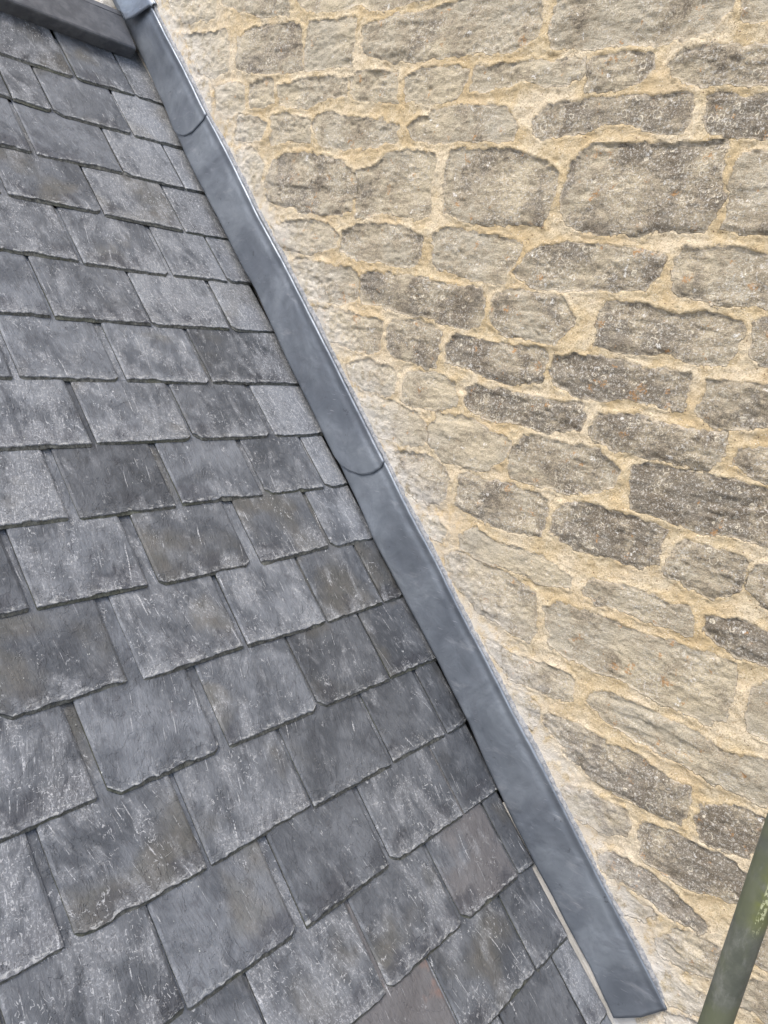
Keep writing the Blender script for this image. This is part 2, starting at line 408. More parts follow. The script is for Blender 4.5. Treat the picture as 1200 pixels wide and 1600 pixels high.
POLE_X, POLE_Y, POLE_R = -0.5652, 0.1802, 0.02415
GREEN_Z, FLAKE_Y = 3.205, -0.0135
M_SLATE, M_WALL, M_LEAD, M_POLE = mat_slate(), mat_wall(), mat_lead(), mat_pole()
M_RIDGE = mat_simple('ridge_tile_grey', (0.078, 0.085, 0.098), (0.125, 0.134, 0.150), 22, 0.6, 0.5, 0.003)
M_BEAD = mat_simple('grey_pointing_sealant', (0.20, 0.215, 0.235), (0.40, 0.41, 0.42), 110, 0.7, 0.8, 0.004)
M_SOAK = mat_simple('pale_lead_soaker', (0.50, 0.495, 0.47), (0.62, 0.61, 0.58), 14, 0.55)
M_BOARD = mat_simple('roofing_felt', (0.03, 0.03, 0.033), (0.05, 0.05, 0.052), 30, 0.95)
M_GROUND = mat_simple('yard_gravel', (0.16, 0.145, 0.12), (0.30, 0.275, 0.235), 30, 0.95, 0.8, 0.01)

# ------------------------------------------------------------------ ground
gx = np.array([-60, 60, 60, -60.]); gy = np.array([-60, -60, 60, 60.])
g = mesh_obj('ground', np.stack([gx, gy, gx * 0], 1), [[0, 1, 2, 3]], M_GROUND, smooth=False)
g['kind'] = 'structure'

# ------------------------------------------------------------------ stone wall
STONES = """
0.55|2304,747 2212,764 2064,769 2006,762 1977,638 2131,634 2284,656
0.5|2385,904 2066,868 2062,795 2171,796 2283,820 2384,848
0.3|2028,864 2022,824 1976,797 1902,788 1757,785 1711,773 1659,771 1479,784 1482,802
0.15|1959,763 1871,763 1773,751 1767,705 1767,639 1857,632 1958,640 1973,711
0.45|1738,683 1733,735 1670,742 1579,747 1487,754 1412,761 1314,759 1258,757 1180,749 1163,661 1192,649 1232,638 1358,643 1449,637 1513,635 1634,638 1710,663
0.1|2401,604 2318,615 2245,606 2231,535 2288,521 2374,536
0.15|2213,605 2143,612 2102,607 2095,544 2162,537 2200,544
0.3|2073,589 1944,606 1784,606 1775,555 1861,550 1913,537 2056,539
0.25|1767,605 1701,615 1598,607 1583,531 1747,540
0.3|1560,589 1508,607 1422,606 1355,601 1360,553 1380,534 1464,526 1545,533
0.35|1340,602 1237,601 1188,605 1034,597 1023,579 1026,561 1082,548 1179,564 1232,550 1289,550 1330,556
0.15|2253,511 2172,501 2123,485 2132,443 2178,434 2260,442
0.25|2095,499 2043,514 1971,500 1919,489 1912,432 2078,433
0.3|1901,480 1880,506 1835,510 1722,497 1624,496 1560,470 1557,432 1657,416 1758,416 1867,429
0.35|1525,464 1490,484 1416,504 1361,512 1222,506 1190,487 1175,458 1187,431 1386,430 1509,440
0.1|2247,403 2143,414 2113,361 2116,302 2187,281 2245,339
0.5|2081,316 2068,367 1975,403 1898,399 1769,376 1700,334 1690,294 1709,240 1759,229 1928,235 2073,264
0.35|1695,347 1630,360 1588,395 1484,404 1421,387 1414,329 1408,247 1450,230 1559,241 1673,229
0.5|1373,394 1339,402 1181,400 1117,387 1043,360 1038,312 1048,237 1107,231 1222,229 1305,236 1357,254 1370,319
0.35|1124,677 1125,755 716,710 716,669 743,636 819,626 896,623 1025,622 1119,636
0.4|693,708 583,695 571,646 640,648 682,651
0.65|1011,582 1007,602 941,600 872,605 855,595 851,573 878,548 937,537 1000,533
0.6|809,583 780,604 619,601 523,597 506,532 602,534 688,538 757,541 801,562
0.7|1133,476 1100,503 947,512 850,511 773,518 744,513 743,484 756,446 803,438 851,452 924,463 1013,445 1096,430 1123,447
0.85|706,458 716,508 687,514 645,505 596,510 512,509 490,428 576,431 661,427 695,440
0.7|1009,298 1003,380 960,408 796,411 657,411 648,344 638,310 656,244 756,242 812,226 909,230 996,240
0.5|625,335 617,394 589,401 495,398 456,249 529,247 570,242 618,255
0.3|2045,183 1922,201 1787,200 1742,175 1744,138 1869,110 1988,116
0.4|1717,182 1668,201 1569,206 1472,194 1424,180 1426,134 1444,110 1508,98 1639,112 1716,131
0.3|1387,187 1341,203 1216,200 1112,185 1112,149 1134,92 1234,91 1367,118
0.7|1105,110 1082,159 1059,181 981,192 873,196 748,191 733,171 735,136 758,106 835,98 967,89 1058,91
0.55|703,139 707,173 691,198 623,204 516,195 428,189 406,104 492,103 583,97 640,104 692,113
0.3|1951,71 1865,86 1686,81 1636,63 1633,8 1642,-17 1707,-22 1854,-18
0.65|1623,52 1594,72 1449,75 1202,64 1186,38 1194,-29 1234,-39 1367,-28 1611,-17 1626,9
0.5|1160,3 1151,53 1109,67 1047,69 961,63 925,21 943,-17 966,-35 1086,-39 1149,-20
0.6|849,-30 855,30 842,61 808,72 745,72 672,59 629,76 587,76 536,56 533,6 549,-23 609,-40 691,-26 792,-36
0.75|510,19 508,63 486,79 390,87 366,-5 463,-10 500,-2
0.4|1813,-55 1712,-42 1553,-57 1526,-66 1525,-140 1571,-152 1694,-145 1742,-138
0.6|1500,-74 1480,-51 1396,-43 1316,-62 1307,-148 1341,-159 1472,-143 1501,-118
0.75|1285,-92 1265,-64 1081,-63 991,-63 975,-75 976,-139 1014,-152 1128,-149 1267,-130
0.95|954,-103 953,-76 881,-62 765,-62 711,-71 683,-59 617,-64 614,-91 614,-138 641,-148 736,-137 859,-158 941,-133
0.65|585,-137 571,-101 578,-74 539,-63 452,-56 354,-51 336,-121 432,-134 492,-156 548,-154
0.2|1639,-207 1566,-176 1479,-181 1445,-194 1446,-226 1457,-260 1551,-258 1623,-238
0.25|1418,-208 1399,-185 1303,-171 1233,-189 1222,-245 1283,-269 1399,-273
0.85|1194,-234 1189,-193 1150,-180 1056,-178 993,-180 849,-180 840,-203 847,-232 930,-261 1040,-256 1105,-257 1189,-246
0.7|819,-237 796,-189 728,-173 605,-176 512,-171 502,-211 523,-254 595,-257 741,-256 809,-250
0.7|475,-224 468,-198 417,-191 319,-186 305,-237 403,-245 448,-241
0.2|1576,-307 1511,-280 1347,-295 1310,-317 1308,-372 1377,-388 1510,-386
0.15|1295,-321 1272,-280 1164,-276 1036,-301 1031,-322 1051,-361 1111,-399 1233,-405 1293,-369
0.55|1019,-380 1020,-319 995,-285 938,-284 793,-272 729,-305 731,-348 770,-374 824,-389 1009,-398
0.95|688,-341 689,-295 656,-277 487,-270 397,-271 296,-272 267,-384 368,-385 435,-387 502,-397 628,-394 672,-391
0.55|1442,-435 1372,-409 1277,-415 1212,-431 1202,-484 1216,-526 1332,-530 1384,-513
0.65|1173,-464 1168,-431 1139,-418 1038,-423 966,-418 901,-426 894,-467 894,-525 981,-531 1083,-531 1158,-515
0.9|866,-502 867,-456 860,-429 810,-413 732,-413 650,-413 587,-418 587,-449 583,-496 624,-525 707,-520 793,-527
0.7|568,-507 561,-478 528,-428 450,-419 408,-423 400,-460 410,-503 440,-533 484,-530 557,-523
0.75|386,-486 381,-439 358,-424 259,-417 231,-521 333,-521 359,-510
0.2|1297,-587 1224,-568 1185,-598 1194,-636 1241,-631
0.15|1127,-600 1076,-565 970,-582 898,-577 788,-603 788,-628 858,-645 958,-638 1082,-642 1117,-629
0.45|740,-628 727,-585 633,-573 492,-575 475,-628 492,-639 577,-635 709,-639
0.8|444,-616 442,-583 385,-566 319,-575 214,-587 202,-634 304,-637 369,-648 417,-625
0.45|1179,-673 1124,-650 953,-660 880,-678 856,-724 859,-754 861,-810 921,-810 1030,-785 1141,-729
0.3|817,-774 832,-702 807,-680 702,-671 599,-677 460,-670 368,-668 358,-732 357,-792 398,-823 499,-826 611,-812 730,-805 811,-797
0.5|318,-757 318,-704 293,-678 193,-667 161,-789 261,-804 301,-792
0.5|998,-866 963,-855 910,-858 826,-852 743,-852 717,-878 711,-912 764,-925 895,-927 976,-890
0.3|673,-897 656,-868 602,-850 526,-850 408,-861 310,-866 247,-858 145,-850 122,-940 225,-948 281,-945 337,-951 398,-943 508,-943 612,-932
0.75|772,-1010 760,-979 632,-973 538,-979 465,-988 397,-992 385,-1014 389,-1087 435,-1096 544,-1098 624,-1086 710,-1055
0.4|907,-967 848,-959 796,-970 791,-996 800,-1043 842,-1034
0.45|684,-1171 664,-1152 607,-1128 514,-1131 496,-1157 497,-1201 558,-1219 645,-1222
0.9|358,-1045 350,-1015 281,-984 197,-976 175,-1037 233,-1079 280,-1103 335,-1097
0.85|472,-1167 457,-1136 401,-1124 261,-1121 228,-1135 220,-1205 270,-1221 368,-1237 446,-1226
0.75|560,-1285 519,-1258 395,-1262 283,-1290 269,-1312 284,-1326 377,-1337 480,-1325 534,-1321
0.35|519,-1356 478,-1336 407,-1347 381,-1359 407,-1391 462,-1404
0.55|368,-1415 328,-1359 269,-1343 194,-1348 182,-1395 235,-1422 296,-1445 350,-1447
0.45|383,-1491 342,-1480 236,-1480 206,-1495 246,-1547 300,-1560
0.4|299,-1591 217,-1556 176,-1599 253,-1667
0.4|179,-1265 154,-1224 56,-1193 30,-1293 128,-1329 169,-1330
0.3|164,-1380 121,-1356 18,-1337 -4,-1424 95,-1454 154,-1447
0.5|207,-1126 82,-1094 63,-1164 180,-1204
0.1|2690,889 2423,890 2430,815 2588,818 2635,838
0.15|2603,787 2356,770 2324,658 2422,636 2489,660
0.1|2520,625 2435,625 2409,537 2438,546
"""


def chaikin(p, n=1):
    for _ in range(n):
        q = np.roll(p, -1, 0)
        p = np.stack([0.84 * p + 0.16 * q, 0.16 * p + 0.84 * q], 1).reshape(-1, 2)
    return p


def build_wall():
    fy = np.arange(-0.30, 2.95, 0.0042); fz = np.arange(-1.85, 1.22, 0.0042)
    cy0 = np.arange(-3.2, -0.30, 0.02); cy1 = np.arange(2.95, 6.0, 0.02)
    cz0 = np.arange(-4.0, -1.85, 0.02); cz1 = np.arange(1.22, 3.2, 0.02)
    ys = np.concatenate([cy0, fy, cy1]); zs = np.concatenate([cz0, fz, cz1])
    Y, Z = np.meshgrid(ys, zs)
    # irregular outlines: look the stones up through a warped position
    YW = Y + 0.022 * fbm(Y / 0.075, Z / 0.06, 3, 3) + 0.020 * fbm(Y / 0.02, Z / 0.016, 8, 3, .7)
    ZW = Z + 0.018 * fbm(Y / 0.085, Z / 0.06, 5, 3) + 0.020 * fbm(Y / 0.022, Z / 0.014, 9, 3, .7)
    D = np.full(Y.shape, -0.05); TONE = np.full(Y.shape, 0.3); SID = np.zeros(Y.shape)
    PR = np.zeros(Y.shape); TX = np.zeros(Y.shape); TZ = np.zeros(Y.shape)
    polys = []
    for ln in STONES.strip().split('\n'):
        t, pts = ln.split('|')
        polys.append((float(t), np.array([[float(a) / 1000 for a in q.split(',')] for q in pts.split()])))
    boxes = [(p[:, 0].min(), p[:, 0].max(), p[:, 1].min(), p[:, 1].max()) for _, p in polys]
    n_dig = len(polys)
    dep = 1.8 * FWD[0] + Y * FWD[1] + Z * FWD[2]
    dps = np.where(dep > 0.2, dep, 1.0)
    pxx = 600 + 1229.67 * (1.8 * RIGHT[0] + Y * RIGHT[1] + Z * RIGHT[2]) / dps
    pyy = 800 + 1229.67 * (1.8 * DOWN[0] + Y * DOWN[1] + Z * DOWN[2]) / dps
    OUT = np.maximum(np.maximum(pxx - 1212, 235 - pxx), np.maximum(-12 - pyy, pyy - 1612)) * 0.0014
    OUT = np.where(dep > 0.2, OUT, 1.0)
    # courses beyond the frame
    def in_photo(y, z):
        v = Vector((1.8, y, z)); d = v.dot(FWD)
        if d < 0.2: return False
        px = 600 + 1229.67 * v.dot(RIGHT) / d; py = 800 + 1229.67 * v.dot(DOWN) / d
        return 210 < px < 1270 and -18 < py < 1640
    z = -4.0
    while z < 3.1:
        hh = rnd.uniform(0.10, 0.19); y = -3.2 + rnd.uniform(0, 0.2)
        while y < 5.9:
            L = rnd.uniform(0.18, 0.42)
            y0, y1, z0, z1 = y + 0.012, y + L - 0.012, z + 0.012, z + hh - 0.012
            cs = [(y0, z0), (y1, z0), (y1, z1), (y0, z1), ((y0 + y1) / 2, (z0 + z1) / 2)]
            hit = all(in_photo(*q) for q in cs) or any(b[0] < cs[4][0] < b[1] and b[2] < cs[4][1] < b[3] for b in boxes)
            if not hit:
                j = lambda: rnd.uniform(-0.012, 0.012)
                polys.append((rnd.uniform(0.2, 0.9), np.array([(y0 + j(), z0 + j()), ((y0 + y1) / 2, z0 + j()), (y1 + j(), z0 + j()), (y1 + j(), z1 + j()), ((y0 + y1) / 2, z1 + j()), (y0 + j(), z1 + j())])))
            y += L
        z += hh
    for n_, (t, p) in enumerate(polys):
        cc = p.mean(0); p = cc + (p - cc) * (1 + 0.005 / np.abs(p - cc).max(0))
        a0, a1 = np.searchsorted(ys, [p[:, 0].min() - 0.04, p[:, 0].max() + 0.04])
        b0, b1 = np.searchsorted(zs, [p[:, 1].min() - 0.04, p[:, 1].max() + 0.04])
        if a1 <= a0 or b1 <= b0: continue
        sl = (slice(b0, b1), slice(a0, a1))
        X_, Y_ = YW[sl], ZW[sl]
        q = np.roll(p, -1, 0); best = np.full(X_.shape, 9.0); ins = np.zeros(X_.shape, bool)
        for (ax, ay), (bx, by) in zip(p, q):
            dx, dy = bx - ax, by - ay
            L2 = dx * dx + dy * dy + 1e-12
            tt = np.clip(((X_ - ax) * dx + (Y_ - ay) * dy) / L2, 0, 1)
            best = np.minimum(best, np.hypot(X_ - ax - tt * dx, Y_ - ay - tt * dy))
            cr = ((ay > Y_) != (by > Y_))
            if abs(dy) > 1e-9: ins ^= cr & (X_ < ax + (Y_ - ay) * dx / dy)
        sd = np.where(ins, best, -best) + 0.0015
        if n_ == n_dig: DD = D.copy()
        if n_ >= n_dig: sd = np.minimum(sd, np.minimum(-DD[sl] - 0.016, OUT[sl]))
        up = sd > D[sl]
        r = random.Random(n_ * 7 + 1)
        for A, v in ((TONE, t), (SID, r.random() * 50), (PR, r.uniform(0.002, 0.006)), (TX, r.uniform(-0.02, 0.02)), (TZ, r.uniform(-0.06, 0.03))):
            A[sl] = np.where(up, v, A[sl])
        cyy, czz = p[:, 0].mean(), p[:, 1].mean()
        PR[sl] = np.where(up, PR[sl] + TX[sl] * (Y[sl] - cyy) + TZ[sl] * (Z[sl] - czz), PR[sl])
        D[sl] = np.where(up, sd, D[sl])
    D = D - 0.012 * np.clip(fbm(Y / 0.11, Z / 0.08, 141, 3) * 2.4 - 0.15, 0, 1)
    mask = np.clip(0.5 + D / 0.012, 0, 1)
    mm = mask * mask * (3 - 2 * mask)
    dome = 1 - np.exp(-np.clip(D, 0, None) / 0.005)
    so = SID * 3.1
    rock = 0.012 * fbm(Y / 0.16 + so, Z / 0.07 + so, 21, 5, 0.5) + 0.0065 * fbm(Y / 0.03 + so, Z / 0.014, 31, 3, 0.65)
    rock += 0.0085 * fbm(Y / 0.011 + so, Z / 0.009, 35, 2, 0.6) * np.clip(0.5 + 2.2 * fbm(Y / 0.09 + so, Z / 0.07, 37, 2), 0.1, 1)
    # split ledges along the bedding
    led = fbm(Y / 0.16 + so, Z / 0.035, 41, 3)
    rock += 0.0022 * np.tanh(led * 30) * np.clip(4 * fbm(Y / 0.2, Z / 0.1, 45, 2), 0, 1)
    stone = PR * dome + rock * (0.35 + 0.65 * dome)
    mort = 0.003 + 0.012 * fbm(Y / 0.07, Z / 0.05, 51, 4) + 0.0065 * fbm(Y / 0.014, Z / 0.012, 61, 3, .65) + 0.004 * np.exp(-((D + 0.002) / 0.005) ** 2)
    H = stone * mm + mort * (1 - mm)
    H += 0.0016 * fbm(Y / 0.010, Z / 0.009, 71, 2)
    keep_s = Y * CP + Z * SP; hh = -Y * SP + Z * CP + CLEAR
    # flatten slightly at the chase where the lead is tucked in, lime splash beside it
    near = np.exp(-((hh - 0.19) / 0.03) ** 2) * (keep_s > -0.90) * (keep_s < 2.7)
    H = H * (1 - 0.7 * near)
    H = np.where((hh < 0.15 + 0.03 * (keep_s > 2.15)) & (keep_s > -0.80) & (Y < 3.10), np.minimum(H, 0) - 0.058 * np.clip((0.15 - hh) / 0.03, 0, 1), H)
    splash = np.exp(-np.clip(hh - 0.21, 0, None) / 0.075) * (keep_s > -1.0)
    splash = np.clip(splash * (0.75 + 0.9 * fbm(Y / 0.12, Z / 0.1, 81, 3)) + 0.45 * np.clip((keep_s - 1.6) / 1.0, 0, 1) * np.exp(-np.clip(hh - 0.2, 0, None) / 0.20), 0, 1)
    V = np.stack([-H, Y, Z + GROUND], -1).reshape(-1, 3)
    nr, nc = Y.shape
    F = grid_faces(nr, nc)
    F = F[:, [0, 3, 2, 1]]
    hv = hh.ravel(); okf = (hv[F] > 0.02).any(1) | (keep_s.ravel()[F] < -1.7).any(1)
    okf |= (Y.ravel()[F] > 2.6).any(1)
    F = F[okf]
    mf = mask.ravel()[F].mean(1) > 0.5
    root = thing('stone_wall', 'old limestone rubble wall with sandy lime mortar, right of the slate roof', 'wall')
    for nm, sel in (('stonework', mf), ('mortar', ~mf)):
        f = F[sel]; u, inv = np.unique(f, return_inverse=True)
        mesh_obj(nm, V[u], inv.reshape(f.shape), M_WALL, root,
                 attrs={'mask': mask.ravel()[u], 'tone': TONE.ravel()[u], 'sid': SID.ravel()[u], 'splash': splash.ravel()[u]})
    # body of the wall behind its face
    b = [(x, y, z) for x in (0.06, 0.5) for y in (-3.2, 6.0) for z in (0, GROUND + 3.2)]
    mesh_obj('wall_core', b, [[0, 1, 3, 2], [4, 6, 7, 5], [0, 4, 5, 1], [2, 3, 7, 6], [1, 5, 7, 3], [0, 2, 6, 4]], M_GROUND, root, smooth=False)
    return root


build_wall()

# ------------------------------------------------------------------ slate roof
SLATES = [[[None,None,-307,2369],[-293,2369,-69,2386],[-63,2382,46,2387]],
[[None,None,-583,2165],[-578,2161,-456,2155],[-449,2152,-174,2157],[-165,2155,32,2163]],
[[None,None,-594,1941],[-580,1936,-295,1948],[-287,1945,-57,1944],[-51,1946,33,1950]],
[[None,None,-747,1745],[-727,1744,-447,1743],[-439,1737,-158,1734],[-148,1733,27,1738]],
[[None,None,-599,1532],[-587,1525,-303,1524],[-287,1529,-74,1534],[-68,1535,20,1543]],
[[None,None,-753,1324],[-743,1320,-457,1323],[-449,1322,-168,1332],[-154,1328,8,1333]],
[[None,None,-917,1124],[-899,1126,-636,1122],[-614,1125,-344,1119],[-332,1122,10,1123]],
[[None,None,-790,928],[-773,933,-495,931],[-484,932,-213,929],[-193,928,11,929]],
[[None,None,-917,738],[-891,734,-632,736],[-611,741,-345,739],[-328,739,-102,739],[-90,736,-12,742]],
[[None,None,-1073,546],[-1056,546,-796,546],[-764,541,-488,545],[-454,539,-198,551],[-181,544,-10,547]],
[[-1194,343,-929,346],[-894,337,-619,344],[-604,342,-336,339],[-328,340,-97,347],[-88,347,-4,348]],
[[None,None,-1075,146],[-1051,139,-787,140],[-761,139,-487,137],[-479,139,-212,137],[-204,141,1,138]],
[[None,None,-1215,-61],[-1194,-61,-919,-62],[-908,-62,-626,-53],[-619,-59,-344,-61],[-331,-57,-110,-61],[-96,-60,1,-60]],
[[-1055,-260,-787,-259],[-761,-261,-489,-256],[-474,-258,-189,-258],[-180,-258,-15,-257]],
[[None,None,-930,-462],[-922,-462,-643,-463],[-632,-462,-361,-461],[-349,-460,-104,-464],[-93,-462,-18,-466]],
[[-780,-660,-502,-658],[-494,-660,-205,-657],[-194,-662,-30,-660]]]
roof = thing('slate_roof', 'steep roof of overlapping grey riven slates butting against the stone wall', 'roof')
T = 0.0068
GAUGE = 0.202
TONES = {(15, 0): (1.05, 2.2, .1), (15, 1): (.95, .2, .6), (15, 2): (.85, .2, .3), (14, 0): (1.0, .1, .9), (3, 2): (1.0, .9, .8), (4, 1): (1.05, .35, .7), (5, 2): (1.1, .35, 1.0), (6, 2): (1.18, 0, .6), (6, 3): (.78, .1, .35), (6, 1): (1.12, 0, .5),
         (7, 2): (.95, .7, .5), (8, 2): (1.12, .1, .2), (7, 1): (1.08, .1, .8), (9, 1): (1.05, .1, .7), (9, 2): (.95, .6, .4), (9, 3): (.92, .7, .5),
         (10, 0): (.92, .8, .3), (10, 2): (1.15, .1, .7), (10, 4): (.85, .9, .3), (10, 3): (.95, .7, .5), (11, 1): (1.12, .2, .2), (11, 2): (1.1, .3, .4),
         (11, 3): (.85, .5, .4), (11, 4): (.85, .6, .3), (12, 1): (.98, .8, .6), (12, 2): (1.0, .4, .6), (13, 0): (1.1, .4, .1), (13, 3): (.85, .1, .2),
         (12, 4): (.85, .2, .3), (12, 5): (.82, .1, .2), (14, 0): (1.0, .1, .5), (14, 3): (1.02, 1.25, .3), (14, 4): (.8, .1, .1), (14, 2): (1.0, .1, .6), (14, 1): (1.0, .1, .9),
         (8, 0): (1.0, .3, 1.2), (7, 0): (1.08, .1, .9), (12, 0): (1.0, .1, .9), (11, 0): (.95, .1, .8), (0, 3): (.95, .8, .4),
         (1, 3): (1.1, .4, 1.1), (2, 2): (1.08, .1, .9), (2, 3): (1.15, .1, 1.1), (3, 3): (.85, .1, .9), (3, 1): (.98, .5, .4), (5, 1): (1.0, 0, .6)}


def slate_mesh(xl, sl, xr, sr, seed, tone, hue, chalk, top_s, warp=1.0):
    r = random.Random(seed)
    w = xr - xl
    nx = max(12, int(w / 0.0055)); L = min(0.42, 2.69 - min(sl, sr))
    u = np.linspace(0, 1, nx)
    # rows: metres above the tail
    t0 = r.uniform(0.0030, 0.0062)
    rows = np.concatenate([[0.0, t0 * 0.45, t0, t0 + 0.004], np.linspace(0.016, GAUGE + 0.02, 22), [L]])
    rows = rows[rows < L + 1e-6]
    U, R = np.meshgrid(u, rows)
    cl = r.choice([0, 0, 0, 0.014, 0.022]) ; cr = r.choice([0, 0, 0, 0, 0.016])   # chipped corners
    dl = U * w; dr = (1 - U) * w
    chip = np.clip(cl - dl, 0, None) * 0.8 + np.clip(cr - dr, 0, None) * 0.8
    rag = 0.0016 * fbm(u * w / 0.035, u * 0 + seed, 5 + seed % 97, 3, 0.6) + 0.0030 * np.clip(fbm(u * w / 0.02, u * 0 + seed, 15 + seed % 89, 2) - 0.18, 0, None) * 4
    ragb = 0.0022 * fbm(u * w / 0.012, u * 0, 25 + seed % 79, 3, 0.6)
    k = np.exp(-R / 0.03)
    base = sl + (sr - sl) * U
    S_ = base + R + k * (rag[None, :] + chip)
    stepb = np.clip(fbm(u * w / 0.045, u * 0 + 3, 65 + seed % 71, 2) - 0.10, 0, None) * 0.016
    S_[1:4] += (np.clip(ragb + 0.0012, 0, None) * 2.0 + stepb)[None, :]
    S_[4:6] += (np.clip(ragb + 0.0012, 0, None) * 1.5 + stepb * 0.5)[None, :]
    # side edges: slightly uneven
    ex = 0.0014 * fbm(R / 0.03, R * 0 + seed, 33 + seed % 61, 3) * (1 - 2 * U) ** 2
    X_ = xl + w * U + ex + (R - 0.1) * r.uniform(-0.006, 0.006)
    tilt = -T / GAUGE
    H_ = tilt * R + warp * (0.0022 * fbm(U * w / 0.16 + seed, R / 0.2, 43, 2) + 0.0011 * fbm(U * w / 0.045 + seed, R / 0.06, 53, 3))
    H_ += r.uniform(-0.0004, 0.0012) + (U - 0.5) * r.uniform(-0.0016, 0.0016)
    # dressed (bevelled) tail
    tt = np.clip(R / t0, 0, 1); H_ -= (1 - tt) ** 1.0 * T * 0.92
    tl = np.clip(dl / 0.0028, 0, 1); H_ -= (1 - tl) * 0.0022; tr = np.clip(dr / 0.0028, 0, 1); H_ -= (1 - tr) * 0.0022
    top = Pn(X_, S_, H_)
    Hb = tilt * R - T * 0.97
    bot = Pn(X_, S_, np.minimum(Hb, H_ - 0.0003))
    nr, nc = U.shape
    V = np.concatenate([top.reshape(-1, 3), bot.reshape(-1, 3)])
    n0 = nr * nc
    F = [grid_faces(nr, nc), grid_faces(nr, nc, n0)[:, ::-1]]
    idx = np.arange(n0).reshape(nr, nc)
    for e, flip in ((idx[0], 0), (idx[-1], 1), (idx[:, 0], 1), (idx[:, -1], 0)):
        q = np.stack([e[:-1], e[:-1] + n0, e[1:] + n0, e[1:]], 1)
        F.append(q[:, ::-1] if flip else q)
    F = np.concatenate(F)
    ox, oy = r.uniform(0, 60), r.uniform(0, 60)
    th_ = r.uniform(-0.30, 0.26); ct, st = math.cos(th_), math.sin(th_)
    lx, ly = U * w - w / 2, R - 0.1
    lc = np.stack([lx * ct - ly * st + ox, lx * st + ly * ct + oy, U * 0], -1).reshape(-1, 3)
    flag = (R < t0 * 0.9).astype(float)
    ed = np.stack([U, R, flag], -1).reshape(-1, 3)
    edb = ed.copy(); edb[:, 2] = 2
    n2 = 2 * n0
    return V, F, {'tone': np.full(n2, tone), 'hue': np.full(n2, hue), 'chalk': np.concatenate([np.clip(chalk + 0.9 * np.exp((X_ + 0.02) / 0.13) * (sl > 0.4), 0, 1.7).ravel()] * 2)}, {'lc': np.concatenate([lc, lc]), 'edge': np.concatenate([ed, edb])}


def join(parts):
    V, F, A, B, off = [], [], {}, {}, 0
    for v, f, a, b in parts:
        V.append(v); F.append(f + off); off += len(v)
        for k_, q in a.items(): A.setdefault(k_, []).append(q)
        for k_, q in b.items(): B.setdefault(k_, []).append(q)
    return np.concatenate(V), np.concatenate(F), {k_: np.concatenate(q) for k_, q in A.items()}, {k_: np.concatenate(q) for k_, q in B.items()}


XMIN = -2.3
AP_S, AP_H, LIP = 2.785, 0.056, 2.605
courses = []
for ci, row in enumerate(SLATES):
    out = []
    ss = [q[3] for q in row]; s_mean = sum(ss) / len(ss) / 1000
    for si, (a, b, c, d) in enumerate(row):
        if a is None: a, b = c - rnd.randint(262, 292), d + rnd.randint(-3, 3)
        out.append([a / 1000, b / 1000, c / 1000, d / 1000, (ci, si + (1 if False else 0))])
    if ci < 12: out[-1][2] += 0.018
    elif ci < 14: out[-1][2] = 0.003 if ci == 12 else -0.004
    x = out[0][0] - 0.004
    while x > XMIN:
        w = rnd.uniform(0.24, 0.31)
        out.insert(0, [x - w, s_mean + rnd.uniform(-.003, .003), x, s_mean + rnd.uniform(-.003, .003), None]); x -= w + 0.005
    if ci >= 13 and out[-1][2] < -0.1: pass
    courses.append(out)
s = -0.66
for k_ in range(6):                               # courses below the frame
    s -= 0.2; x = -0.028 - (0.13 if k_ % 2 else 0.0); out = []
    if k_ % 2: out.append([-0.125, s, -0.026, s, None])
    if k_ == 0: x = -0.376; out = [[-0.368, s, -0.123, s, None], [-0.117, s, -0.028, s, None]]
    while x > XMIN:
        w = rnd.uniform(0.25, 0.30); out.append([x - w, s, x, s, None]); x -= w + 0.005
    courses.append(out)
# course half hidden under the ridge tile
x = -0.01; out = []
while x > XMIN:
    w = rnd.uniform(0.25, 0.29); out.append([x - w, 2.617, x, 2.617, None]); x -= w + 0.005
courses.append(out)
for ci, out in enumerate(courses):
    parts = []
    for j, (a, b, c, d, key) in enumerate(out):
        t_, h_, c_ = TONES.get(key, (rnd.uniform(.84, 1.18), rnd.choice([0, 0, .2, .4, .6]), rnd.choice([.05, .15, .3, .7, 1.15])))
        parts.append(slate_mesh(a, b, c, d, ci * 53 + j * 7 + 3, t_, h_, c_, 0))
    v, f, A, B = join(parts)
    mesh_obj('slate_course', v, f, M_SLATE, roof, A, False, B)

# felted deck under the slates, both slopes, and the eaves wall below
dk = [P(x, s_, h_) for x in (XMIN, 0.075) for (s_, h_) in ((-1.75, -0.03), (2.70, -0.03), (2.61, -0.12), (-1.75, -0.12))]
mesh_obj('roof_deck', dk, [[0, 1, 2, 3], [7, 6, 5, 4], [0, 4, 5, 1], [1, 5, 6, 2], [2, 6, 7, 3], [3, 7, 4, 0]], M_BOARD, roof, smooth=False)
apex = P(0, AP_S, AP_H)


def mirror(v):                                    # the far slope falls the other way from the apex
    return (v[0], 2 * apex[1] - v[1], v[2])


mesh_obj('far_slope', [mirror(v) for v in dk], [[3, 2, 1, 0], [4, 5, 6, 7], [1, 5, 4, 0], [2, 6, 5, 1], [3, 7, 6, 2], [0, 4, 7, 3]], M_BOARD, roof, smooth=False)


